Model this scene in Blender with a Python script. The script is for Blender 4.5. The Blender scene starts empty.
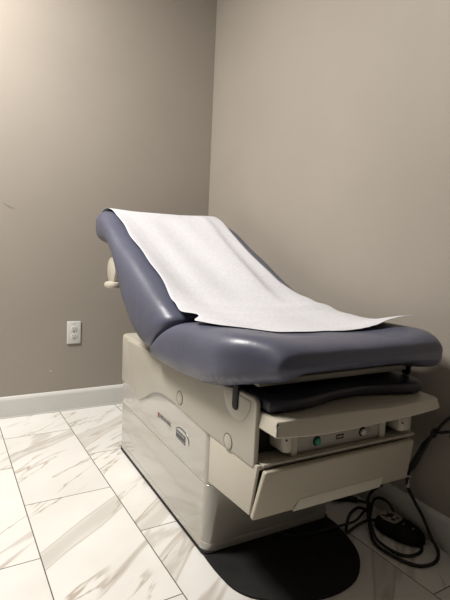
import bpy, bmesh, math, random
from mathutils import Vector, Matrix
random.seed(4)
D = bpy.data
SC = bpy.context.scene
COL = SC.collection
R = math.radians

# ------------------------------------------------------------------ camera, world, light, exposure
def make_camera():
    cy, sy = math.cos(0.53763013), math.sin(0.53763013)
    cp, sp = math.cos(0.10783441), math.sin(0.10783441)
    fwd = Vector((sy*cp, cy*cp, -sp)); r = Vector((cy, -sy, 0)); d = fwd.cross(r)
    c, s = math.cos(-0.0455605), math.sin(-0.0455605)
    r2 = c*r + s*d; d2 = -s*r + c*d
    cam = D.cameras.new('camera'); o = D.objects.new('camera', cam); COL.objects.link(o)
    cam.sensor_fit = 'HORIZONTAL'; cam.sensor_width = 36; cam.lens = 480/450*36
    cam.clip_start = .02
    m = Matrix((( r2.x, -d2.x, -fwd.x, 0), (r2.y, -d2.y, -fwd.y, 0), (r2.z, -d2.z, -fwd.z, .89), (0, 0, 0, 1)))
    o.matrix_world = m
    SC.camera = o
make_camera()
SC.view_settings.view_transform = 'Standard'
SC.view_settings.look = 'None'
SC.view_settings.gamma = 1
SC.view_settings.use_curve_mapping = False
SC.view_settings.exposure = 0.0
w = D.worlds.new('world'); SC.world = w; w.use_nodes = True
w.node_tree.nodes['Background'].inputs[0].default_value = (.9, .95, 1, 1)
w.node_tree.nodes['Background'].inputs[1].default_value = .0

def area(name, loc, size, power, col, target=None, size_y=None):
    l = D.lights.new(name, 'AREA'); l.energy = power; l.color = col; l.size = size
    if size_y: l.shape = 'RECTANGLE'; l.size_y = size_y
    o = D.objects.new(name, l); COL.objects.link(o); o.location = loc
    if target:
        o.rotation_euler = (Vector(target)-Vector(loc)).to_track_quat('-Z', 'Y').to_euler()
    return o
CEIL = 2.62
LX, LY = -.42, 1.80
area('ceiling_panel_lamp', (LX, LY, CEIL-.035), .56, 104, (1, .962, .915), size_y=.56)

# ------------------------------------------------------------------ material helpers
def new_mat(name):
    m = D.materials.new(name); m.use_nodes = True
    nt = m.node_tree
    b = nt.nodes['Principled BSDF']
    return m, nt, b
def N(nt, t, **kw):
    n = nt.nodes.new(t)
    for k, v in kw.items(): setattr(n, k, v)
    return n
def mathn(nt, op, a, b=None, c=None):
    n = N(nt, 'ShaderNodeMath', operation=op)
    for i, v in enumerate((a, b, c)):
        if v is None: continue
        if isinstance(v, (int, float)): n.inputs[i].default_value = v
        else: nt.links.new(v, n.inputs[i])
    return n.outputs[0]
def ramp(nt, fac, stops):
    n = N(nt, 'ShaderNodeValToRGB')
    el = n.color_ramp.elements
    while len(el) < len(stops): el.new(.5)
    for e, (p, c) in zip(el, stops):
        e.position = p; e.color = (*c, 1) if len(c) == 3 else c
    nt.links.new(fac, n.inputs[0])
    return n.outputs[0]
def mix(nt, fac, a, b):
    n = N(nt, 'ShaderNodeMix', data_type='RGBA')
    for i, v in ((0, fac), (6, a), (7, b)):
        if isinstance(v, (int, float)): n.inputs[i].default_value = v
        elif isinstance(v, tuple): n.inputs[i].default_value = (*v, 1)
        else: nt.links.new(v, n.inputs[i])
    return n.outputs[2]
def noise(nt, vec, scale, detail=3, rough=.5, dist=0):
    n = N(nt, 'ShaderNodeTexNoise')
    n.inputs['Scale'].default_value = scale; n.inputs['Detail'].default_value = detail
    n.inputs['Roughness'].default_value = rough; n.inputs['Distortion'].default_value = dist
    if vec is not None: nt.links.new(vec, n.inputs['Vector'])
    return n.outputs[0]
def bump(nt, b, h, strength, dist=.01):
    n = N(nt, 'ShaderNodeBump'); n.inputs['Strength'].default_value = strength; n.inputs['Distance'].default_value = dist
    nt.links.new(h, n.inputs['Height']); nt.links.new(n.outputs[0], b.inputs['Normal'])
def pos(nt): return N(nt, 'ShaderNodeNewGeometry').outputs['Position']
def ocoord(nt): return N(nt, 'ShaderNodeTexCoord').outputs['Object']

def simple(name, col, rough, spec=.5, var=.06, vscale=6, bmp=0, bscale=200, coat=0, bdist=.002, sheen=0):
    m, nt, b = new_mat(name)
    oc = ocoord(nt)
    v = noise(nt, oc, vscale, 4, .6)
    dark = tuple(c*(1-var) for c in col); light = tuple(min(1, c*(1+var)) for c in col)
    nt.links.new(ramp(nt, v, [(.3, dark), (.7, light)]), b.inputs['Base Color'])
    b.inputs['Roughness'].default_value = rough
    b.inputs['Specular IOR Level'].default_value = spec
    b.inputs['Coat Weight'].default_value = coat
    b.inputs['Coat Roughness'].default_value = .12
    if bmp: bump(nt, b, noise(nt, oc, bscale, 3, .6), bmp, bdist)
    return m

M = {}
M['shell'] = simple('warm_grey_plastic', (0.4000, 0.3720, 0.3120), .32, .5, .02, 3, .06, 500, bdist=.0006)
M['base'] = simple('glossy_cream_plastic', (.365, .345, .300), .22, .8, .02, 3, 0, 8, coat=1.0)
M['base'].node_tree.nodes['Principled BSDF'].inputs['Coat Roughness'].default_value = .03
M['base'].node_tree.nodes['Principled BSDF'].inputs['Coat IOR'].default_value = 1.75
M['cream'] = simple('cream_plastic', (0.4800, 0.4440, 0.3680), .36, .45, .02, 3, .06, 500, bdist=.0006)
M['drawer'] = simple('drawer_plastic', (.405, .365, .292), .38, .45, .02, 5, .06, 500, bdist=.0006)
M['pull'] = simple('lit_pull_plastic', (.56, .525, .44), .38, .45, .02, 5)  # lightened in colour to stand in for light caught by the pull strip
M['black'] = simple('black_plastic', (.008, .008, .008), .6, .25, .2, 10)
M['rubber'] = simple('black_rubber', (.011, .0105, .010), .75, .2, .3, 12, .2, 260, bdist=.001)
M['cord'] = simple('black_cord', (.013, .013, .013), .5, .4, .1, 20)
M['darkgrey'] = simple('dark_grey_print', (.07, .075, .08), .5, .3, .05)
M['midgrey'] = simple('grey_print', (0.1520, 0.1520, 0.1480), .5, .3, .05)
M['lightgrey'] = simple('light_grey_print', (0.3360, 0.3360, 0.3200), .5, .3, .05)
M['red'] = simple('maroon_print', (.20, .035, .055), .5, .3, .05)
M['green'] = simple('green_plastic', (.012, .22, .105), .35, .5, .05)
M['panel'] = simple('control_panel_grey', (0.3200, 0.3040, 0.2680), .42, .4, .03)
M['button'] = simple('pale_button', (0.4960, 0.4800, 0.4320), .35, .5, .03)
M['label'] = simple('pale_label', (0.3600, 0.3280, 0.2640), .5, .3, .05)
M['plate'] = simple('white_plastic', (0.6400, 0.6320, 0.6080), .32, .5, .02)
M['slot'] = simple('dark_slot', (.03, .028, .025), .7, .2, .05)
M['steel'] = simple('clear_tie', (.5, .5, .48), .3, .5, .1)
M['trimwhite'] = simple('white_trim_paint', (0.6400, 0.6280, 0.6000), .38, .45, .025, 7, .05, 60)
M['ceil'] = simple('ceiling_white', (0.6000, 0.5840, 0.5600), .8, .2, .02)
M['lampwhite'] = simple('lamp_frame_white', (0.6400, 0.6400, 0.6240), .5, .3, .02)

def vinyl(name, col, rough):
    m, nt, b = new_mat(name)
    oc = ocoord(nt)
    v = noise(nt, oc, 5, 4, .6)
    nt.links.new(ramp(nt, v, [(.3, tuple(c*.93 for c in col)), (.7, tuple(c*1.06 for c in col))]), b.inputs['Base Color'])
    rv = noise(nt, oc, 9, 5, .65)
    rr = N(nt, 'ShaderNodeMapRange'); rr.inputs[1].default_value = .3; rr.inputs[2].default_value = .7
    rr.inputs[3].default_value = rough-.05; rr.inputs[4].default_value = rough+.07
    nt.links.new(rv, rr.inputs[0]); nt.links.new(rr.outputs[0], b.inputs['Roughness'])
    grain = noise(nt, oc, 420, 2, .5); waves = noise(nt, oc, 16, 3, .5)
    h = mathn(nt, 'ADD', mathn(nt, 'MULTIPLY', grain, .12), mathn(nt, 'MULTIPLY', waves, .8))
    bump(nt, b, h, .35, .006)
    b.inputs['Specular IOR Level'].default_value = .5
    return m
M['vinyl'] = vinyl('slate_blue_vinyl', (0.0800, 0.0848, 0.1240), .36)
M['pad'] = vinyl('dark_blue_vinyl', (0.0240, 0.0240, 0.0368), .40)

def wall_mat():
    m, nt, b = new_mat('taupe_wall_paint')
    p = pos(nt)
    v = noise(nt, p, 1.6, 4, .55)
    c = ramp(nt, v, [(.3, (.314, .280, .240)), (.7, (.338, .303, .260))])
    nt.links.new(c, b.inputs['Base Color'])
    rv = noise(nt, p, 2.6, 5, .6)
    rr = N(nt, 'ShaderNodeMapRange'); rr.inputs[1].default_value = .3; rr.inputs[2].default_value = .7
    rr.inputs[3].default_value = .46; rr.inputs[4].default_value = .6
    nt.links.new(rv, rr.inputs[0]); nt.links.new(rr.outputs[0], b.inputs['Roughness'])
    b.inputs['Specular IOR Level'].default_value = .35
    bump(nt, b, noise(nt, p, 120, 3, .6), .12, .002)
    return m
M['wall'] = wall_mat()

def tile_mat():
    m, nt, b = new_mat('marble_look_floor_tile')
    p = pos(nt)
    sep = N(nt, 'ShaderNodeSeparateXYZ'); nt.links.new(p, sep.inputs[0])
    X, Y = sep.outputs[0], sep.outputs[1]
    TW, TL = .295, .6135
    cx = mathn(nt, 'DIVIDE', mathn(nt, 'SUBTRACT', X, .2300), TW)
    row = mathn(nt, 'FLOOR', cx)
    odd = mathn(nt, 'FLOORED_MODULO', row, 2)
    shift = mathn(nt, 'MULTIPLY', mathn(nt, 'SUBTRACT', 1, odd), .5)
    cyy = mathn(nt, 'ADD', mathn(nt, 'DIVIDE', mathn(nt, 'SUBTRACT', Y, 1.945), TL), shift)
    til = mathn(nt, 'FLOOR', cyy)
    fx = mathn(nt, 'SUBTRACT', cx, row); fy = mathn(nt, 'SUBTRACT', cyy, til)
    ex = mathn(nt, 'MULTIPLY', mathn(nt, 'MINIMUM', fx, mathn(nt, 'SUBTRACT', 1, fx)), TW)
    ey = mathn(nt, 'MULTIPLY', mathn(nt, 'MINIMUM', fy, mathn(nt, 'SUBTRACT', 1, fy)), TL)
    e = mathn(nt, 'MINIMUM', ex, ey)
    grout = mathn(nt, 'LESS_THAN', e, .0016)
    idv = N(nt, 'ShaderNodeCombineXYZ'); nt.links.new(row, idv.inputs[0]); nt.links.new(til, idv.inputs[1])
    wn = N(nt, 'ShaderNodeTexWhiteNoise', noise_dimensions='3D'); nt.links.new(idv.outputs[0], wn.inputs['Vector'])
    # rotated coordinates: a along the veins, c across them; each tile has its own piece of the pattern
    a = mathn(nt, 'ADD', mathn(nt, 'MULTIPLY', X, .78), mathn(nt, 'MULTIPLY', Y, .62))
    c = mathn(nt, 'SUBTRACT', mathn(nt, 'MULTIPLY', Y, .78), mathn(nt, 'MULTIPLY', X, .62))
    def coords(sa, sc, z):
        v = N(nt, 'ShaderNodeCombineXYZ')
        nt.links.new(mathn(nt, 'MULTIPLY', a, sa), v.inputs[0]); nt.links.new(mathn(nt, 'MULTIPLY', c, sc), v.inputs[1])
        v.inputs[2].default_value = z
        sc_ = N(nt, 'ShaderNodeVectorMath', operation='SCALE'); nt.links.new(wn.outputs['Color'], sc_.inputs[0]); sc_.inputs['Scale'].default_value = 40
        ad = N(nt, 'ShaderNodeVectorMath', operation='ADD'); nt.links.new(v.outputs[0], ad.inputs[0]); nt.links.new(sc_.outputs[0], ad.inputs[1])
        return ad.outputs[0]
    def ridge(n, width):
        d_ = mathn(nt, 'ABSOLUTE', mathn(nt, 'SUBTRACT', n, .5))
        mr = N(nt, 'ShaderNodeMapRange', interpolation_type='SMOOTHSTEP'); mr.inputs[1].default_value = 0; mr.inputs[2].default_value = width
        mr.inputs[3].default_value = 1; mr.inputs[4].default_value = 0
        nt.links.new(d_, mr.inputs[0]); return mr.outputs[0]
    def band(n, lo, hi):
        mr = N(nt, 'ShaderNodeMapRange', interpolation_type='SMOOTHSTEP'); mr.inputs[1].default_value = lo; mr.inputs[2].default_value = hi
        nt.links.new(n, mr.inputs[0]); return mr.outputs[0]
    n1 = noise(nt, coords(.5, 5.2, 0), 1, 3, .5, .12)
    broad = band(n1, .56, .64)
    n2 = noise(nt, coords(.8, 5.0, 7), 1, 5, .58, .25)
    thin = ridge(n2, .013)
    n2b = noise(nt, coords(3.2, 3.6, 13), 1, 2, .5, 0)
    thin = mathn(nt, 'MULTIPLY', thin, band(n2b, .44, .58))
    n3 = noise(nt, coords(.9, 4.6, 19), 1, 5, .55, .25)
    thin2 = mathn(nt, 'MULTIPLY', ridge(n3, .03), band(noise(nt, coords(2.4, 2.6, 3), 1, 2), .5, .62))
    cloud = noise(nt, coords(2.2, 3.5, 23), 1, 4, .6)
    base = ramp(nt, cloud, [(.3, (.64, .62, .585)), (.65, (.735, .718, .68))])
    base = mix(nt, mathn(nt, 'MULTIPLY', wn.outputs['Value'], .35), base, (.56, .55, .535))
    col = mix(nt, mathn(nt, 'MULTIPLY', broad, .6), base, (.43, .405, .36))
    edg = mathn(nt, 'SUBTRACT', 1, mathn(nt, 'MINIMUM', 1, mathn(nt, 'MULTIPLY', mathn(nt, 'ABSOLUTE', mathn(nt, 'SUBTRACT', n1, .585)), 70)))
    col = mix(nt, mathn(nt, 'MULTIPLY', edg, .5), col, (.28, .22, .165))
    col = mix(nt, mathn(nt, 'MULTIPLY', thin, .7), col, (.29, .225, .155))
    col = mix(nt, mathn(nt, 'MULTIPLY', thin2, .5), col, (.36, .32, .275))
    col = mix(nt, grout, col, (.10, .085, .07))
    nt.links.new(col, b.inputs['Base Color'])
    rg = mathn(nt, 'ADD', mathn(nt, 'MULTIPLY', grout, .4), .33)
    nt.links.new(rg, b.inputs['Roughness'])
    b.inputs['Specular IOR Level'].default_value = .45
    bump(nt, b, mathn(nt, 'SUBTRACT', 1, grout), .4, .001)
    return m
M['tile'] = tile_mat()

def paper_mat():
    m, nt, b = new_mat('white_exam_paper')
    oc = ocoord(nt)
    v = noise(nt, oc, 110, 3, .7)
    nt.links.new(ramp(nt, v, [(.25, (.50, .50, .53)), (.7, (.61, .61, .635))]), b.inputs['Base Color'])
    b.inputs['Roughness'].default_value = .8
    b.inputs['Specular IOR Level'].default_value = .2
    h = mathn(nt, 'ADD', mathn(nt, 'MULTIPLY', noise(nt, oc, 260, 3, .6), .25), mathn(nt, 'MULTIPLY', noise(nt, oc, 14, 4, .6), 1.2))
    bump(nt, b, h, .35, .006)
    return m
M['paper'] = paper_mat()

# ------------------------------------------------------------------ mesh helpers
def link(name, verts, faces, mat, parent=None, smooth=True, angle=40):
    me = D.meshes.new(name)
    me.from_pydata([tuple(v) for v in verts], [], [tuple(f) for f in faces])
    return finish(name, me, mat, parent, smooth, angle)
def finish(name, me, mat, parent, smooth=True, angle=40):
    bm = bmesh.new(); bm.from_mesh(me)
    bmesh.ops.remove_doubles(bm, verts=bm.verts, dist=1e-6)
    bmesh.ops.recalc_face_normals(bm, faces=bm.faces)
    bm.to_mesh(me); bm.free()
    if smooth:
        me.polygons.foreach_set('use_smooth', [True]*len(me.polygons))
        me.set_sharp_from_angle(angle=R(angle))
    me.materials.append(mat)
    o = D.objects.new(name, me); COL.objects.link(o)
    if parent: o.parent = parent
    return o
def box(name, lo, hi, mat, parent=None, bev=0, seg=3, vertical_only=False, bev_v=0):
    bm = bmesh.new()
    bmesh.ops.create_cube(bm, size=1)
    for v in bm.verts:
        v.co = Vector([lo[i] if v.co[i] < 0 else hi[i] for i in range(3)])
    if bev_v:
        es = [e for e in bm.edges if abs(e.verts[0].co.z-e.verts[1].co.z) > 1e-5]
        bmesh.ops.bevel(bm, geom=es, offset=bev_v, segments=8, affect='EDGES', profile=.5)
    if bev:
        es = [e for e in bm.edges if e.calc_face_angle(0) > R(25)] if bev_v else bm.edges[:]
        bmesh.ops.bevel(bm, geom=es, offset=bev, segments=seg, affect='EDGES', profile=.5)
    me = D.meshes.new(name); bm.to_mesh(me); bm.free()
    return finish(name, me, mat, parent)
def round_poly(pts, r, n=6):
    """rounds the corners of a 2D polygon; r is one number or one per corner"""
    out = []; k = len(pts)
    for i in range(k):
        p0, p1, p2 = Vector(pts[i-1]), Vector(pts[i]), Vector(pts[(i+1) % k])
        rr = r[i] if isinstance(r, (list, tuple)) else r
        a = (p0-p1); b_ = (p2-p1)
        rr = min(rr, a.length*.49, b_.length*.49)
        if rr < 1e-5: out.append(tuple(p1)); continue
        s = p1+a.normalized()*rr; e = p1+b_.normalized()*rr
        for j in range(n+1):
            t = j/n
            q = s*(1-t)**2 + p1*2*t*(1-t) + e*t*t
            out.append(tuple(q))
    return out
def prism(name, pts, axis, lo, hi, mat, parent=None, bev=0, seg=2, smooth=True):
    """2D outline extruded along one axis. axis 0: (y,z) outline; 1: (x,z); 2: (x,y)"""
    def P(p, h):
        return {0: (h, p[0], p[1]), 1: (p[0], h, p[1]), 2: (p[0], p[1], h)}[axis]
    bm = bmesh.new()
    a = [bm.verts.new(P(p, lo)) for p in pts]; b_ = [bm.verts.new(P(p, hi)) for p in pts]
    fa = bm.faces.new(a); fb = bm.faces.new(b_)
    n = len(pts)
    for i in range(n): bm.faces.new((a[i], a[(i+1) % n], b_[(i+1) % n], b_[i]))
    bmesh.ops.recalc_face_normals(bm, faces=bm.faces)
    if bev:
        es = list({e for f in (fa, fb) for e in f.edges})
        bmesh.ops.bevel(bm, geom=es, offset=bev, segments=seg, affect='EDGES', profile=.5)
    me = D.meshes.new(name); bm.to_mesh(me); bm.free()
    return finish(name, me, mat, parent, smooth)
def cyl(name, center, axis, r, h, mat, parent=None, bev=0, n=32, sx=1, sy=1):
    """disc/cylinder of radius r (ellipse by sx, sy) centred on center, along axis 0/1/2"""
    pts = [(r*sx*math.cos(2*math.pi*i/n), r*sy*math.sin(2*math.pi*i/n)) for i in range(n)]
    c = center
    off = {0: (c[1], c[2]), 1: (c[0], c[2]), 2: (c[0], c[1])}[axis]
    pts = [(p[0]+off[0], p[1]+off[1]) for p in pts]
    return prism(name, pts, axis, c[axis]-h/2, c[axis]+h/2, mat, parent, bev)
def ring(name, center, axis, r, tube, mat, parent=None, n=36, m=8, sx=1, sy=1):
    vs, fs = [], []
    for i in range(n):
        t = 2*math.pi*i/n
        for j in range(m):
            u = 2*math.pi*j/m
            rr = r+tube*math.cos(u); h = tube*math.sin(u)
            p = (rr*math.cos(t)*sx, rr*math.sin(t)*sy)
            v = {0: (h, p[0], p[1]), 1: (p[0], h, p[1]), 2: (p[0], p[1], h)}[axis]
            vs.append(Vector(v)+Vector(center))
    for i in range(n):
        for j in range(m):
            fs.append((i*m+j, ((i+1) % n)*m+j, ((i+1) % n)*m+(j+1) % m, i*m+(j+1) % m))
    return link(name, vs, fs, mat, parent)
def crom(pts, n):
    """Catmull-Rom resampling of a list of tuples into n points"""
    P = [Vector(p) for p in pts]; k = len(P)-1; out = []
    for i in range(n):
        t = i/(n-1)*k; s = min(int(t), k-1); f = t-s
        p0 = P[s-1] if s > 0 else P[0]*2-P[1]
        p3 = P[s+2] if s+2 <= k else P[k]*2-P[k-1]
        p1, p2 = P[s], P[s+1]
        out.append(.5*((2*p1)+(p2-p0)*f+(2*p0-5*p1+4*p2-p3)*f*f+(3*p1-p0-3*p2+p3)*f**3))
    return out
def tube(name, pts, r, mat, parent=None, n=None, m=10):
    P = crom(pts, n or len(pts)*8); vs, fs = [], []
    up = Vector((.13, .21, .97)).normalized()
    N_ = len(P)
    for i, p in enumerate(P):
        t = (P[min(i+1, N_-1)]-P[max(i-1, 0)]).normalized()
        a = t.cross(up)
        if a.length < 1e-3: a = t.cross(Vector((1, 0, 0)))
        a.normalize(); b_ = t.cross(a); up = -b_ if b_.dot(up) < 0 else b_
        a = t.cross(up).normalized(); b_ = up
        for j in range(m):
            u = 2*math.pi*j/m
            vs.append(p+a*r*math.cos(u)+b_*r*math.sin(u))
    for i in range(N_-1):
        for j in range(m):
            fs.append((i*m+j, i*m+(j+1) % m, (i+1)*m+(j+1) % m, (i+1)*m+j))
    fs.append(tuple(range(m))); fs.append(tuple((N_-1)*m+j for j in range(m)))
    return link(name, vs, fs, mat, parent)
def text(name, s, size, mat, parent, M4, extrude=.0004, spacing=1.0, sx=1.0):
    c = D.curves.new(name, 'FONT'); c.body = s; c.size = size; c.extrude = extrude
    c.space_character = spacing; c.align_x = 'LEFT'
    o = D.objects.new(name, c); COL.objects.link(o)
    bpy.context.view_layer.update()
    me = D.meshes.new_from_object(o.evaluated_get(bpy.context.evaluated_depsgraph_get()))
    D.objects.remove(o)
    me.transform(M4 @ Matrix.Diagonal((sx, 1, 1, 1)))
    me.materials.clear(); me.materials.append(mat)
    o = D.objects.new(name, me); COL.objects.link(o); o.parent = parent
    return o
def struct(o): o['kind'] = 'structure'; return o
def thing(name, label, cat, loc=(0, 0, 0), rz=0, group=None):
    o = D.objects.new(name, None); COL.objects.link(o); o.empty_display_size = .1
    o.location = loc; o.rotation_euler = (0, 0, rz); o['label'] = label; o['category'] = cat
    if group: o['group'] = group
    return o
def smooth01(a, b, x):
    t = max(0, min(1, (x-a)/(b-a))); return t*t*(3-2*t)

# ------------------------------------------------------------------ room
BW = 2.5365                      # back wall plane
SL = .0283                       # the right wall is not quite square to the back wall
def rwx(y): return 1.3706-(BW-y)*SL
XL, YF = -3.4, -4.6
struct(box('floor', (XL-.1, YF-.1, -.08), (1.55, BW+.12, 0), M['tile']))
struct(box('ceiling', (XL-.1, YF-.1, CEIL), (1.55, BW+.12, CEIL+.08), M['ceil']))
struct(box('wall_back', (XL-.1, BW, 0), (1.55, BW+.1, CEIL), M['wall']))
struct(prism('wall_right', [(rwx(BW), BW), (rwx(YF), YF), (rwx(YF)+.12, YF), (rwx(BW)+.12, BW)], 2, 0, CEIL, M['wall'], smooth=False))
M['farwall'] = simple('bounce_cutting_wall', (.10, .09, .08), .6, .3, .04)  # unseen walls coloured darker than the taupe paint to cut bounce light
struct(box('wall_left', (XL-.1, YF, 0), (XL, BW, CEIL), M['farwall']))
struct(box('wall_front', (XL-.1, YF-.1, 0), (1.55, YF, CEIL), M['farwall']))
bp = round_poly([(0, 0), (.013, 0), (.013, .092), (.006, .106), (0, .106)], [0, .001, .006, .004, 0])
struct(prism('baseboard_back', [(BW-p[0], p[1]) for p in bp], 0, XL, rwx(BW)-.006, M['trimwhite']))
o = prism('baseboard_right', [(-p[0], p[1]) for p in bp], 1, YF+.01, BW-.015, M['trimwhite'])
for v in o.data.vertices: v.co.x += rwx(v.co.y)
struct(o)
# thin caulk line where the back baseboard meets the tiles
struct(box('trim_1', (XL, BW-.019, 0), (rwx(BW)-.02, BW-.0135, .006), M['trimwhite'], bev=.002))

# ceiling light fixture holding the lamp (above the picture)
cl = thing('ceiling_light', 'white framed rectangular ceiling light panel above the floor left of the table', 'light', (LX, LY, CEIL))
for nm, lo, hi in (('frame', (-.31, -.31, -.03), (-.29, .31, 0)), ('frame', (.29, -.31, -.03), (.31, .31, 0)),
                   ('frame', (-.29, -.31, -.03), (.29, -.29, 0)), ('frame', (-.29, .29, -.03), (.29, .31, 0))):
    box(nm, lo, hi, M['lampwhite'], cl, .003)

# wall outlet
ox, oz = .5975, .414
out = thing('wall_outlet', 'white duplex power outlet on the back wall above the baseboard', 'outlet', (ox, BW, oz))
box('cover_plate', (-.0355, -.0065, -.0595), (.0355, -.0002, .0595), M['plate'], out, .003)
for dz in (.0195, -.0195):
    pts = [(.0165*math.cos(t), max(-.0125, min(.0125, .0165*math.sin(t)))+dz) for t in [2*math.pi*i/28 for i in range(28)]]
    rc = prism('receptacle', pts, 1, -.0082, -.006, M['plate'], out, .0004)
    for sx, h in ((-.0063, .008), (.0063, .0066)):
        box('slot', (sx-.0011, -.0088, dz+.002-h/2+.002), (sx+.0011, -.0079, dz+.002+h/2+.002), M['slot'], rc)
    cyl('ground_slot', (0, -.00835, dz-.0078), 1, .0026, .0008, M['slot'], rc)
cyl('screw', (0, -.0068, 0), 1, .003, .0012, M['lightgrey'], out)
box('imprint', (-.009, -.0067, .045), (.011, -.0064, .0475), M['lightgrey'], out)

# scuffs and a chip in the paint of the back wall
def scuff(name, pts, hw, mat):
    vs = []; P = crom(pts, 16)
    for i, p in enumerate(P):
        k = hw*(.25+.75*math.sin(math.pi*i/15))*(1+.3*random.uniform(-1, 1))
        vs += [(p.x, BW-.0006, p.z-k), (p.x, BW-.0006, p.z+k), (p.x, BW+.0005, p.z-k), (p.x, BW+.0005, p.z+k)]
    fs = []
    for i in range(15):
        a = i*4; b_ = a+4
        fs += [(a, a+1, b_+1, b_), (a+2, b_+2, b_+3, a+3), (a, b_, b_+2, a+2), (a+1, a+3, b_+3, b_+1)]
    fs += [(0, 2, 3, 1), (60, 61, 63, 62)]
    o = link(name, vs, fs, mat)
    return struct(o)
M['scuff'] = simple('wall_scuff', (.235, .21, .175), .6, .2, .2, 60)
scuff('trim_2', [(.262, 0, 1.053), (.28, 0, 1.044), (.295, 0, 1.036), (.312, 0, 1.034)], .0022, M['scuff'])
scuff('trim_3', [(.478, 0, .2165), (.481, 0, .2168), (.484, 0, .217), (.486, 0, .2172)], .0028, M['plate'])

# ------------------------------------------------------------------ exam table (own frame: x across, y towards the head, origin under the foot end)
TO, TR = (.89, 1.13, 0), R(-1.5)
T = thing('exam_table', 'cream and slate blue powered exam table with raised back standing by the right wall', 'exam table', TO, TR)
# base and telescoping covers
prism('foot_plate', round_poly([(-.246, .03), (-.250, -.07), (-.238, -.19), (-.13, -.275), (-.01, -.300), (.09, -.280), (.178, -.200), (.217, -.07), (.220, .03)],
      [.003, .05, .08, .1, .1, .1, .08, .05, .003], 8), 2, .0005, .007, M['rubber'], T, .002)
box('plinth', (-.2495, -.014, .0008), (.222, .822, .013), M['black'], T, bev=.002, bev_v=.026)
box('lower_cover', (-.2475, -.012, .013), (.220, .826, .212), M['base'], T, bev=.003, bev_v=.035)
box('base_skirt', (-.2483, -.0128, .0128), (.2208, .8268, .036), M['base'], T, bev=.001, bev_v=.0355)
box('middle_cover', (-.2465, -.0112, .2121), (.2193, .8255, .47), M['base'], T, bev=.003, bev_v=.034)
# rear cover
box('rear_cover', (-.2470, .60, .30), (.262, .842, .506), M['shell'], T, bev=.012, bev_v=.035)
# shell between the side panels
box('upper_body', (-.240, -.19, .384), (.262, .66, .505), M['shell'], T, bev=.004)
# side panels
sp = [(-.246, .5435), (-.15, .5405), (-.05, .528), (.10, .510), (.40, .505), (.74, .498), (.705, .44), (.66, .37), (.62, .315), (.585, .285), (.545, .30), (.50, .325), (.448, .353), (.40, .371), (.35, .381), (.28, .385), (.197, .382), (-.012, .371), (-.246, .373)]
spr = round_poly(sp, [.024, .03, .03, .03, .02, .012, .02, .02, .02, .018, .02, .02, .02, .02, .02, .02, .02, .02, .012])
for xa, xb in ((-.2535, -.240), (.276, .2895)):
    s = prism('side_panel', spr, 0, xa, xb, M['shell'], T, .004, 3)
    sg = -1 if xa < 0 else 1
    xo = xa if sg < 0 else xb
    for (cy_, cz) in ((.190, .415), (-.122, .393)):
        cyl('plug_cap', (xo+sg*.0002, cy_, cz), 0, .0195, .0024, M['shell'], s, .0006)
        ring('cap_groove', (xo+sg*.0004, cy_, cz), 0, .0212, .0012, M['midgrey'], s)
    # shallow round boss and the slot for the seat lever
    hd = [(-.155+.066*math.cos(t), .5300+.066*math.sin(t)) for t in [math.pi+math.pi*i/24 for i in range(25)]]
    prism('boss', hd, 0, xo-.0012, xo+.0012, M['shell'], s, .0008)
    ly, lz = (-.166, .488) if sg < 0 else (-.212, .540)
    lv = round_poly([(ly, lz+.07), (ly, lz), (ly+.027, lz), (ly+.027, lz+.07)], [.001, .013, .013, .001])
    prism('seat_lever', lv, 0, xo+(-.0042 if sg < 0 else .012), xo+(.002 if sg < 0 else .020), M['black'], T, .001)
# drawer housing under the foot end
dh = [(-.258, .384), (-.232, .248), (-.016, .234), (-.016, .384)]
prism('drawer_housing', dh, 0, -.2505, .274, M['cream'], T, .003)
# drawer
def loft_front(name, tl, tr, bl, br, depth, bev, mat, parent):
    bm = bmesh.new()
    f = [bm.verts.new(p) for p in (tl, tr, br, bl)]
    k = [bm.verts.new((p[0]*.985, p[1]+depth, p[2])) for p in (tl, tr, br, bl)]
    bm.faces.new(f); bm.faces.new(k)
    for i in range(4): bm.faces.new((f[i], f[(i+1) % 4], k[(i+1) % 4], k[i]))
    bmesh.ops.recalc_face_normals(bm, faces=bm.faces)
    bmesh.ops.bevel(bm, geom=bm.edges[:], offset=bev, segments=4, affect='EDGES', profile=.5)
    me = D.meshes.new(name); bm.to_mesh(me); bm.free()
    return finish(name, me, mat, parent)
dr = loft_front('drawer', (-.243, -.282, .376), (.266, -.282, .376), (-.257, -.258, .247), (.278, -.258, .247), .020, .007, M['drawer'], T)
box('drawer_gap_shade', (-.243, -.2555, .262), (.266, -.232, .380), M['black'], T)  # black filler painting in the shade of the gap behind the drawer front
hp = loft_front('drawer_pull', (-.124, -.2645, .277), (.170, -.2645, .277), (-.140, -.2650, .2490), (.158, -.2650, .2490), .010, .0008, M['pull'], dr)
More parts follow.
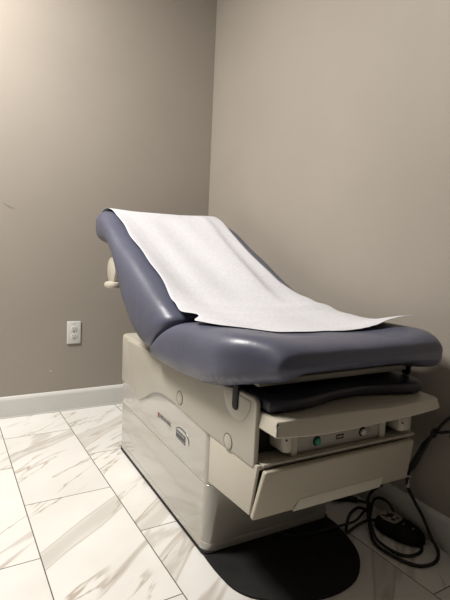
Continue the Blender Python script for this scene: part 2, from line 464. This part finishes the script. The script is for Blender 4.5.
# front fascia
box('front_ledge', (-.240, -.268, .3815), (.279, -.19, .3885), M['shell'], T, .002)
box('fascia', (-.238, -.205, .389), (.276, -.188, .50), M['slot'], T)
cp = box('control_panel', (-.130, -.250, .3895), (.152, -.205, .462), M['panel'], T, .003)
for xx in (-.141, .164):
    prism('fascia_post', round_poly([(xx-.012, -.256), (xx+.012, -.256), (xx+.012, -.205), (xx-.012, -.205)], [.009, .009, 0, 0]), 2, .3888, .478, M['shell'], T)
def button(x, z, mat, nm):
    ring('button_ring', (x, -.2505, z), 1, .0105, .0022, M['black'], cp)
    cyl(nm, (x, -.2535, z), 1, .0092, .009, mat, cp, .002)
button(-.068, .4135, M['green'], 'green_button')
button(.090, .4145, M['button'], 'white_button')
lb = box('panel_label', (-.003, -.2512, .4075), (.0225, -.2495, .4195), M['slot'], cp)
for i, (x, wd, h) in enumerate(((-.0005, .0035, .006), (.0045, .0028, .0048), (.0085, .0035, .0066), (.0135, .0028, .0045), (.0175, .003, .005))):
    box('panel_mark', (x, -.2515, .4112), (x+wd, -.2511, .4112+h), M['lightgrey'], lb)
# little pictograms beside the buttons: chair strokes
def strokes(x, z, segs, k=.001):
    for (x0, z0, x1, z1) in segs:
        d = Vector((x1-x0, z1-z0)); n = Vector((-d.y, d.x)).normalized()*k*.5
        prism('panel_mark', [(x+x0+n.x, z+z0+n.y), (x+x1+n.x, z+z1+n.y), (x+x1-n.x, z+z1-n.y), (x+x0-n.x, z+z0-n.y)], 1, -.2506, -.2497, M['midgrey'], cp, smooth=False)
strokes(-.093, .411, [(0, .007, .003, 0), (.003, 0, .009, .001), (.006, .010, .009, .001), (.009, .012, .0125, .010), (0, -.004, .008, -.004)])
strokes(.108, .414, [(0, -.004, .014, -.004), (.002, .003, .007, .008), (.007, .008, .012, .003), (.003, 0, .011, 0)])
# stirrup ends in the side bays
for (x0, x1, z0, z1) in ((-.186, -.155, .406, .466), (.214, .258, .400, .444)):
    st = box('stirrup_end', (x0, -.272, z0), (x1, -.200, z1), M['cream'], T, bev=.009, bev_v=.014)
    cyl('pin_hole', (x0+.006, -.2715, (z0+z1)/2+.005), 1, .0022, .003, M['slot'], st)
# tray (pull-out leg support)
def tray():
    bm = bmesh.new()
    L = []
    n = 44
    xl, xr = -.246, .298
    # outline across the front: sharp corner left, round corner right; the front bows outward in the middle
    front = [(-.246, -.318)]
    for i in range(1, n):
        t = i/n; x = xl+(xr-xl-.03)*t
        front.append((x, -.320-.022*t-.012*math.sin(math.pi*t)**1.2))
    for i in range(9):
        a = -math.pi/2+math.pi/2*i/8
        front.append((xr-.034+.034*math.cos(a), -.308+.034*math.sin(a)))
    out = front+[(xr, -.08), (xl, -.08)]
    def zt(x): return .5105+.004*math.cos((x-.03)*7)-.0045*math.exp(-((x-.10)/.09)**2)
    def zb(x): return .4735-.006*math.exp(-((x+.13)/.10)**2)+.003*smooth01(.0, .15, x)+.006*smooth01(.16, .296, x)
    cx, cy_ = .02, -.18
    layers = []
    for (ins, fz) in ((.010, 'b0'), (.003, 'b1'), (0, 'b2'), (.007, 't2'), (.009, 't1'), (.013, 't0'), (.028, 't0')):
        ly = []
        for (x, y) in out:
            d = Vector((cx-x, cy_-y)); d = Vector((d.x/.27, d.y/.14)); d = d.normalized()*ins
            z = {'b0': zb(x), 'b1': zb(x)+.001, 'b2': zb(x)+.004, 't2': zt(x)-.0035, 't1': zt(x)-.001, 't0': zt(x)}[fz]
            ly.append(bm.verts.new((x+d.x, y+d.y, z)))
        layers.append(ly)
    k = len(out)
    for a, b_ in zip(layers, layers[1:]):
        for i in range(k): bm.faces.new((a[i], a[(i+1) % k], b_[(i+1) % k], b_[i]))
    bm.faces.new(layers[0]); bm.faces.new(layers[-1])
    me = D.meshes.new('tray'); bm.to_mesh(me); bm.free()
    o = finish('step_tray', me, M['cream'], T, True, 35)
    cyl('screw_hole', (-.2405, -.3150, .5035), 1, .0022, .003, M['slot'], o)
    prism('seam', [(-.3200, .480), (-.3185, .480), (-.3125, .5025), (-.3140, .5025)], 0, -.2435, -.2415, M['midgrey'], o)
    return o
tray()
# leg rest pad between the tray and the seat
def pad():
    xl, xr = -.240, .298
    out = [(xl, .10)]
    n = 40
    for i in range(n+1):
        t = i/n; x = xl+.004+(xr-.052-xl)*t
        y = -.270-.014*math.exp(-((x+.15)/.07)**2)+.022*math.exp(-((x-.06)/.13)**2)-.020*smooth01(.08, .25, x)
        out.append((x, y))
    for i in range(1, 9):
        a = -math.pi/2+math.pi/2*i/8
        out.append((xr-.05+.05*math.cos(a), -.238+.05*math.sin(a)))
    out.append((xr, .10))
    prism('leg_pad', out, 2, .5135, .543, M['pad'], T, .010, 4)
pad()
box('pad_latch', (-.215, -.2735, .5125), (-.195, -.262, .520), M['black'], T, .001)
# seat frame rail seen under the front of the seat
box('seat_frame', (-.225, -.207, .557), (.294, .30, .574), M['shell'], T, .003)
# mechanism between body and seat
box('lift_body', (-.20, -.10, .505), (.23, .60, .548), M['shell'], T, .01)
# back support and paper roll holder behind the back
bs = [(.36, .52), (.50, .52), (1.03, .84), (.98, .87), (.70, .74)]
prism('back_support', round_poly(bs, .02), 0, -.15, .18, M['shell'], T, .004)
rh = box('paper_roll_bracket', (-.220, .985, .735), (-.193, 1.035, .865), M['cream'], T, .008)
cyl('roll_end_disc', (-.225, 1.040, .762), 0, .064, .034, M['cream'], rh, .010)
cyl('roll_end_knob', (-.240, 1.010, .699), 2, .046, .030, M['cream'], rh, .013, sx=.8)
cyl('paper_core', (.02, 1.045, .760), 0, .045, .46, M['paper'], rh, .004)

# cushions -------------------------------------------------------------
CX = .015
def dish(x, d):
    return -d*(1-smooth01(.10, .27, abs(x-CX)))
def cushion(name, Ts, Bs, Ws, ds, disp, nst=90, rx=.075, close=(True, True)):
    Tp, Bp = crom(Ts, nst), crom(Bs, nst)
    Wp = [v[0] for v in crom([(x, 0) for x in Ws], nst)]
    dp = [v[0] for v in crom([(x, 0) for x in ds], nst)]
    vs, fs = [], []
    nf, nr = 22, 20
    k = 0
    for s in range(nst):
        t, b_ = Tp[s], Bp[s]
        m = (t+b_)/2; h = (t-b_)/2
        w_ = Wp[s]; r = min(rx, w_*.5)
        ringpts = []
        for i in range(nf+1):                                  # top, left to right
            x = -(w_-r)+2*(w_-r)*i/nf; ringpts.append((x, 1.0))
        for i in range(1, nr):
            a = math.pi/2-math.pi*i/nr
            ringpts.append((w_-r+r*abs(math.cos(a))**.66, math.copysign(abs(math.sin(a))**.8, math.sin(a))))
        for i in range(nf+1):
            x = (w_-r)-2*(w_-r)*i/nf; ringpts.append((x, -1.0))
        for i in range(1, nr):
            a = -math.pi/2-math.pi*i/nr
            ringpts.append((-(w_-r)-r*abs(math.cos(a))**.66, math.copysign(abs(math.sin(a))**.8, math.sin(a))))
        k = len(ringpts)
        hl = max(h.length, 1e-4); hn = h/hl
        for (x, v) in ringpts:
            p = m+h*v
            if v > .55:
                dd = dish(x+CX, dp[s])*smooth01(.55, 1, v)
                p = p+hn*dd
            q = Vector((x+CX, p.x, p.y))
            q = disp(q, x, v, s/(nst-1), hn)
            vs.append(q)
    for s in range(nst-1):
        for i in range(k):
            fs.append((s*k+i, s*k+(i+1) % k, (s+1)*k+(i+1) % k, (s+1)*k+i))
    for s in (0, nst-1):                                       # closed ends: fan to the centre
        c = sum((vs[s*k+i] for i in range(k)), Vector())/k
        vs.append(c); ci = len(vs)-1
        for i in range(k): fs.append((s*k+i, s*k+(i+1) % k, ci))
    return link(name, vs, fs, M['vinyl'], T, True, 80)
back_T = [(.250, .616), (.228, .658), (.282, .692), (.345, .720), (.43, .756), (.58, .826), (.75, .902), (.89, .970), (1.00, 1.014), (1.09, 1.036), (1.150, 1.028), (1.190, .998), (1.200, .975)]
back_B = [(.36, .565), (.40, .532), (.46, .536), (.54, .562), (.62, .606), (.705, .684), (.785, .796), (.865, .856), (.95, .884), (1.06, .886), (1.150, .898), (1.190, .938), (1.200, .962)]
back_W = [.290, .318, .326, .328, .328, .328, .326, .322, .318, .312, .300, .27, .24]
back_d = [0, .010, .020, .028, .032, .034, .034, .030, .022, .010, .0, 0, 0]
def back_disp(q, x, v, s, hn):
    e = math.exp(-s/.07)*smooth01(.22, .30, abs(x))
    f = .004*math.sin(q.z*150+q.y*60)*e
    q = q+Vector((math.copysign(f, x), 0, f*.6))
    if x > 0: q.x += .016*x/.33*smooth01(.12, .3, s)
    g = .0018*math.sin(q.y*23+x*9)*math.sin(x*31+2)*smooth01(.2, .5, v)
    return q+Vector((0, hn.x*g, hn.y*g))
cushion('back_cushion', back_T, back_B, back_W, back_d, back_disp)
seat_T = [(.225, .612), (.170, .654), (.075, .672), (-.05, .680), (-.12, .685), (-.18, .687), (-.235, .686), (-.278, .677), (-.304, .661), (-.312, .642)]
seat_B = [(.33, .565), (.37, .516), (.22, .509), (.08, .514), (-.03, .525), (-.12, .543), (-.19, .562), (-.25, .578), (-.296, .592), (-.311, .610)]
seat_W = [.295, .326, .333, .334, .334, .334, .332, .328, .319, .300]
seat_d = [0, .014, .020, .020, .018, .016, .010, .004, 0, 0]
def seat_disp(q, x, v, s, hn):
    if x < 0: q.x += -x*.20*smooth01(.12, .315, -q.y)**1.5
    else: q.x -= x*.04*smooth01(.22, .315, -q.y)**2
    if x > .22 and v < 0: q.z -= .010*smooth01(.25, .32, x)*smooth01(.16, .26, -q.y)
    # gathered pleats low on the sides near the foot end, folds at the joint with the back
    pl = smooth01(-.1, -.75, v)*(1-smooth01(-1.0, -.98, v)*0)*smooth01(.27, .31, abs(x))
    env = smooth01(-.27, -.20, q.y)*(1-smooth01(-.07, .02, q.y))
    f = .0048*math.sin(q.y*2*math.pi/.021+1.3*math.sin(q.y*70))*pl*env
    q = q+Vector((math.copysign(f, x), 0, f*.5))
    q = q+Vector((0, 0, .016*smooth01(-.4, -.95, v)*(1-smooth01(-.22, -.12, q.y))*(1-smooth01(.20, .30, abs(x)))))
    e = math.exp(-s/.06)*smooth01(.22, .30, abs(x))
    f = .004*math.sin(q.z*130-q.y*70+.7)*e
    q = q+Vector((math.copysign(f, x), 0, 0))
    g = .0016*math.sin(q.y*27+x*11)*math.sin(x*26+1)*smooth01(.2, .6, v)
    return q+Vector((0, hn.x*g, hn.y*g))
cushion('seat_cushion', seat_T, seat_B, seat_W, seat_d, seat_disp)

# maker's name, oval badge on the side
def side_m(y, z, x):
    return Matrix(((0, 0, -1, x), (-1, 0, 0, y), (0, 1, 0, z), (0, 0, 0, 1)))
XS = -.2468
prism('logo_mark', [(.386, .287), (.373, .287), (.373, .304), (.386, .304)], 0, XS-.0004, XS+.0006, M['red'], T, smooth=False)
text('logo_lettering', 'MIDMARK', .0225, M['midgrey'], T, side_m(.367, .2895, XS+.0004-.0006), .0004, 1.0, 1.0)
box('logo_line', (XS-.0004, .264, .2805), (XS+.0006, .300, .2825), M['lightgrey'], T)
bg = cyl('oval_badge', (XS, .178, .291), 0, 1, .0008, M['base'], T, sx=.055, sy=.027, n=48)
# dark crescent round the badge and the dark block inside it
def oval(a, r0, r1): return (.178+.0545*r0*math.cos(a), .291+.0265*r1*math.sin(a))
cres = [oval(math.pi*(.10+1.02*i/28), 1, 1) for i in range(29)] + [oval(math.pi*(1.12-1.02*i/28), 1-.13*math.sin(math.pi*i/28), 1-.16*math.sin(math.pi*i/28)) for i in range(29)]
prism('badge_edge', cres, 0, XS-.0010, XS-.0003, M['darkgrey'], bg, smooth=False)
prism('badge_block', [(.222, .276), (.150, .272), (.150, .300), (.222, .303)], 0, XS-.0010, XS-.0003, M['darkgrey'], bg, smooth=False)
for i, (ya, yb, za, zb) in enumerate(((.214, .205, .293, .299), (.203, .199, .293, .298), (.196, .187, .292, .298), (.184, .180, .292, .297), (.177, .168, .291, .297), (.165, .158, .291, .296))):
    box('badge_lettering', (XS-.0013, yb, za), (XS-.0009, ya, zb), M['lightgrey'], bg)
box('badge_line', (XS-.0013, .152, .2775), (XS-.0009, .220, .2795), M['lightgrey'], bg)

# ------------------------------------------------------------------ paper sheet (same frame as the table, its own thing)
def paper():
    path = [(1.196, .970), (1.192, 1.010), (1.160, 1.036), (1.09, 1.046), (1.00, 1.025), (.89, .979), (.75, .910), (.58, .831), (.43, .762), (.34, .727), (.25, .703), (.17, .690), (.10, .685), (.03, .682), (-.05, .682), (-.12, .687), (-.18, .689), (-.255, .690)]
    dd = [.0, .0, .0, .008, .020, .028, .032, .032, .031, .028, .022, .019, .018, .020, .020, .018, .015, .012]
    n = 150; P = crom(path, n); dp = [v[0] for v in crom([(x, 0) for x in dd], n)]
    nu = 60; vs, fs = [], []
    ys = [p.x for p in P]
    i0 = min(range(n), key=lambda i: abs(ys[i]-.20) if i > 20 else 9)
    def left(y):
        a = -.240+.012*(1-smooth01(.5, .8, y))-.012*smooth01(1.0, 1.12, y)
        a -= .034*(1-smooth01(.20, .42, y))-.024*math.exp(-((y-.115)/.03)**2)
        a += .003*math.sin(y*31)
        return a-.026*(1-smooth01(.03, .10, y))
    FR = [(-.29, .04), (-.25, -.03), (-.21, -.085), (-.05, -.135), (.10, -.168), (.20, -.19), (.295, -.212), (.345, -.140)]
    def yend(x):   # where the torn front edge runs
        for (xa, ya), (xb, yb) in zip(FR, FR[1:]):
            if x <= xb: return ya+(yb-ya)*(x-xa)/(xb-xa)+.003*math.sin(x*60)
        return FR[-1][1]
    def right(y):
        return .276+.026*(1-smooth01(.30, .45, y))+.034*smooth01(.82, 1.05, y)+.036*(1-smooth01(-.2, .0, y))+.003*math.sin(y*17)
    ends = {}
    for j in range(nu+1):
        u = j/nu
        xe = -.285+.615*u
        ye = yend(xe)
        ie = max((i for i in range(n) if ys[i] >= ye), default=n-1)
        for i in range(n):
            f = i/(n-1)
            # keep the head part even, squeeze the rows beyond i0 so that the last one ends on the torn edge
            if i <= i0: fi = float(i)
            else: fi = i0+(i-i0)/(n-1-i0)*(ie-i0)
            a = int(fi); b_ = min(a+1, n-1); g = fi-a
            p = P[a]*(1-g)+P[b_]*g; dv = dp[a]*(1-g)+dp[b_]*g
            tn = (P[min(a+3, n-1)]-P[max(a-3, 0)]).normalized(); nn = Vector((-tn.y, tn.x))
            if nn.y < 0: nn = -nn
            y = p.x
            x = left(y)+(right(y)-left(y))*u
            off = dish(x, dv)+.0032
            # long soft folds running down the sheet
            wr = .0035*math.sin(x*34+y*4.0+1.0)*smooth01(.25, .5, y)*(1-smooth01(.95, 1.08, y))
            dx = x-.165-.05*(y-.33)
            wr += .020*math.exp(-(dx/(.10 if dx < 0 else .034))**2)*smooth01(.15, .45, y)*(1-smooth01(.95, 1.10, y))
            wr += .0028*math.sin(y*52+x*20)*math.exp(-((y-.2)/.14)**2)
            off += max(wr, -.003)
            # bridging over the joint, lifted right edge
            off += .010*math.exp(-((y-.20)/.08)**2)*smooth01(-.1, .25, x)
            z = p.y+nn.y*off
            lift = smooth01(.05, .29, x)*(1-smooth01(-.22, -.02, y))
            z += .026*lift**1.6
            vs.append(Vector((x, y+nn.x*off, z)))
    for j in range(nu):
        for i in range(n-1):
            a = j*n+i
            fs.append((a, a+1, a+n+1, a+n))
    me = D.meshes.new('exam_paper'); me.from_pydata([tuple(v) for v in vs], [], fs)
    o = finish('exam_paper', me, M['paper'], None, True, 80)
    o.location = TO; o.rotation_euler = (0, 0, TR)
    md = o.modifiers.new('thickness', 'SOLIDIFY'); md.thickness = .0007; md.offset = 1
    o['label'] = 'white crepe paper sheet laid over the blue exam table cushions'; o['category'] = 'paper sheet'
    return o
paper()

# ------------------------------------------------------------------ foot control and cords on the floor at the right
fc = thing('foot_control', 'black oval foot pedal with pale label lying on the floor by the right wall', 'foot pedal', (1.259, .948, 0), R(8))
def pedal_body():
    vs, fs = [], []
    n = 40; prof = [(.90, .0005), (1.0, .004), (1.0, .018), (.96, .027), (.86, .034), (.65, .038), (.35, .040), (.1, .040)]
    for (k, z) in prof:
        for i in range(n):
            a = 2*math.pi*i/n
            x = .050*k*math.copysign(abs(math.cos(a))**.8, math.cos(a))
            y = .081*k*math.copysign(abs(math.sin(a))**.85, math.sin(a))
            x *= 1-.10*(y/.081)*(-1)
            zz = z*(1-.12*(-y/.081)) if z > .01 else z
            vs.append(Vector((x, y, zz)))
    for r in range(len(prof)-1):
        for i in range(n): fs.append((r*n+i, r*n+(i+1) % n, (r+1)*n+(i+1) % n, (r+1)*n+i))
    fs.append(tuple(range(n))); fs.append(tuple((len(prof)-1)*n+i for i in range(n)))
    return link('pedal_body', vs, fs, M['rubber'], fc, True, 50)
pb = pedal_body()
lab = prism('pedal_label', round_poly([(-.026, .004), (.026, .004), (.034, .044), (.018, .070), (-.018, .070), (-.034, .044)], .012), 2, .0405, .0435, M['label'], fc, .0006)
for x0, y0, x1, y1 in ((-.014, .030, -.004, .040), (.000, .030, .012, .034), (-.018, .050, .016, .054), (-.008, .054, .012, .060), (.004, .046, .018, .051), (-.016, .056, -.009, .066), (.008, .062, .015, .067), (-.006, .043, .006, .050)):
    box('label_mark', (x0*1.2, (y0-.047)*1.25+.035, .0432), (x1*1.2, (y1-.047)*1.25+.035, .0440), M['slot'], lab)
for yy in (-.012, -.045):
    box('pedal_mark', (-.006, yy, .0385), (.008, yy+.003, .0405), M['lightgrey'], fc)
Rf = Matrix.Translation((1.259, .948, 0)) @ Matrix.Rotation(R(8), 4, 'Z')
def tofc(p): return Rf.inverted() @ Vector(p)
cord_pts = [(1.242, 1.02, .014), (1.199, 1.03, .018), (1.158, 1.033, .012), (1.106, 1.026, .006), (1.138, 1.061, .007), (1.193, 1.101, .006), (1.238, 1.110, .012), (1.240, 1.079, .020), (1.214, 1.036, .022),
            (1.178, .991, .018), (1.152, .942, .012), (1.159, .883, .007), (1.186, .852, .006), (1.234, .850, .006), (1.262, .868, .010)]
tube('pedal_cord', [tofc(p) for p in cord_pts], .0048, M['cord'], fc)
loop_pts = [(1.216, 1.035, .012), (1.240, 1.055, .014), (1.280, 1.085, .020), (1.292, 1.088, .040), (1.292, 1.064, .058), (1.290, 1.026, .060), (1.285, .99, .036)]
tube('pedal_cord', [tofc(p) for p in loop_pts], .0045, M['cord'], fc)

pc = thing('power_cord', 'black tied cord bundle hanging down the right wall onto the floor', 'cord', (1.24, .80, 0))
def topc(p): return Vector(p)-Vector((1.24, .80, 0))
c1 = [(1.305, .70, .52), (1.29, .79, .455), (1.29, .834, .421), (1.29, .858, .391), (1.29, .878, .359), (1.287, .912, .311), (1.285, .933, .263), (1.285, .954, .214), (1.287, .960, .177), (1.29, .955, .147), (1.29, .925, .113), (1.29, .893, .081), (1.29, .858, .033),
      (1.278, .821, .007), (1.224, .797, .006), (1.17, .81, .006), (1.142, .868, .006), (1.138, .939, .007), (1.180, 1.000, .008), (1.206, 1.028, .022), (1.262, 1.086, .020), (1.290, 1.113, .036), (1.29, 1.094, .072), (1.27, 1.040, .13), (1.20, 1.02, .20), (1.13, 1.03, .26)]
tube('cord', [topc(p) for p in c1], .0050, M['cord'], pc, 260)
c2 = [(1.305, .68, .40), (1.292, .78, .385), (1.29, .83, .379), (1.287, .852, .370), (1.282, .876, .359), (1.280, .893, .324), (1.277, .914, .269), (1.277, .934, .225), (1.282, .953, .200), (1.288, .958, .176)]
tube('cord', [topc(p) for p in c2], .0050, M['cord'], pc)
ring('cable_tie', topc((1.285, .878, .359)), 1, .0115, .004, M['cord'], pc)
ring('cable_tie', topc((1.286, .958, .190)), 2, .010, .0035, M['steel'], pc)
tube('cord_sleeve', [topc(p) for p in [(1.291, .962, .183), (1.291, .961, .165), (1.291, .956, .148)]], .0066, M['steel'], pc)
for p in ((1.292, .80, .44), (1.292, .80, .383)):
    tube('cord_sleeve', [topc((p[0], p[1]-.03, p[2]+.02)), topc(p), topc((p[0]-.001, p[1]+.025, p[2]-.018))], .009, M['cord'], pc)

pl = thing('table_cord', 'thick black plug and thin cord on the floor behind the black foot plate', 'cord', (1.2, 1.15, 0))
def topl(p): return Vector(p)-Vector((1.2, 1.15, 0))
tube('plug', [topl(p) for p in [(1.200, 1.200, .0105), (1.232, 1.186, .0105), (1.262, 1.168, .0105), (1.278, 1.150, .0105)]], .010, M['cord'], pl, m=14)
tube('cord', [topl(p) for p in [(1.270, 1.158, .010), (1.288, 1.128, .012), (1.268, 1.079, .032), (1.214, 1.040, .036), (1.19, 1.02, .026)]], .0052, M['cord'], pl)
tube('cord', [topl(p) for p in [(.90, 1.115, .011), (.926, 1.085, .011), (.975, 1.070, .011), (1.020, 1.062, .012), (1.088, 1.054, .014), (1.120, 1.044, .020), (1.15, 1.037, .026), (1.190, 1.050, .030), (1.235, 1.070, .030)]], .0040, M['cord'], pl)
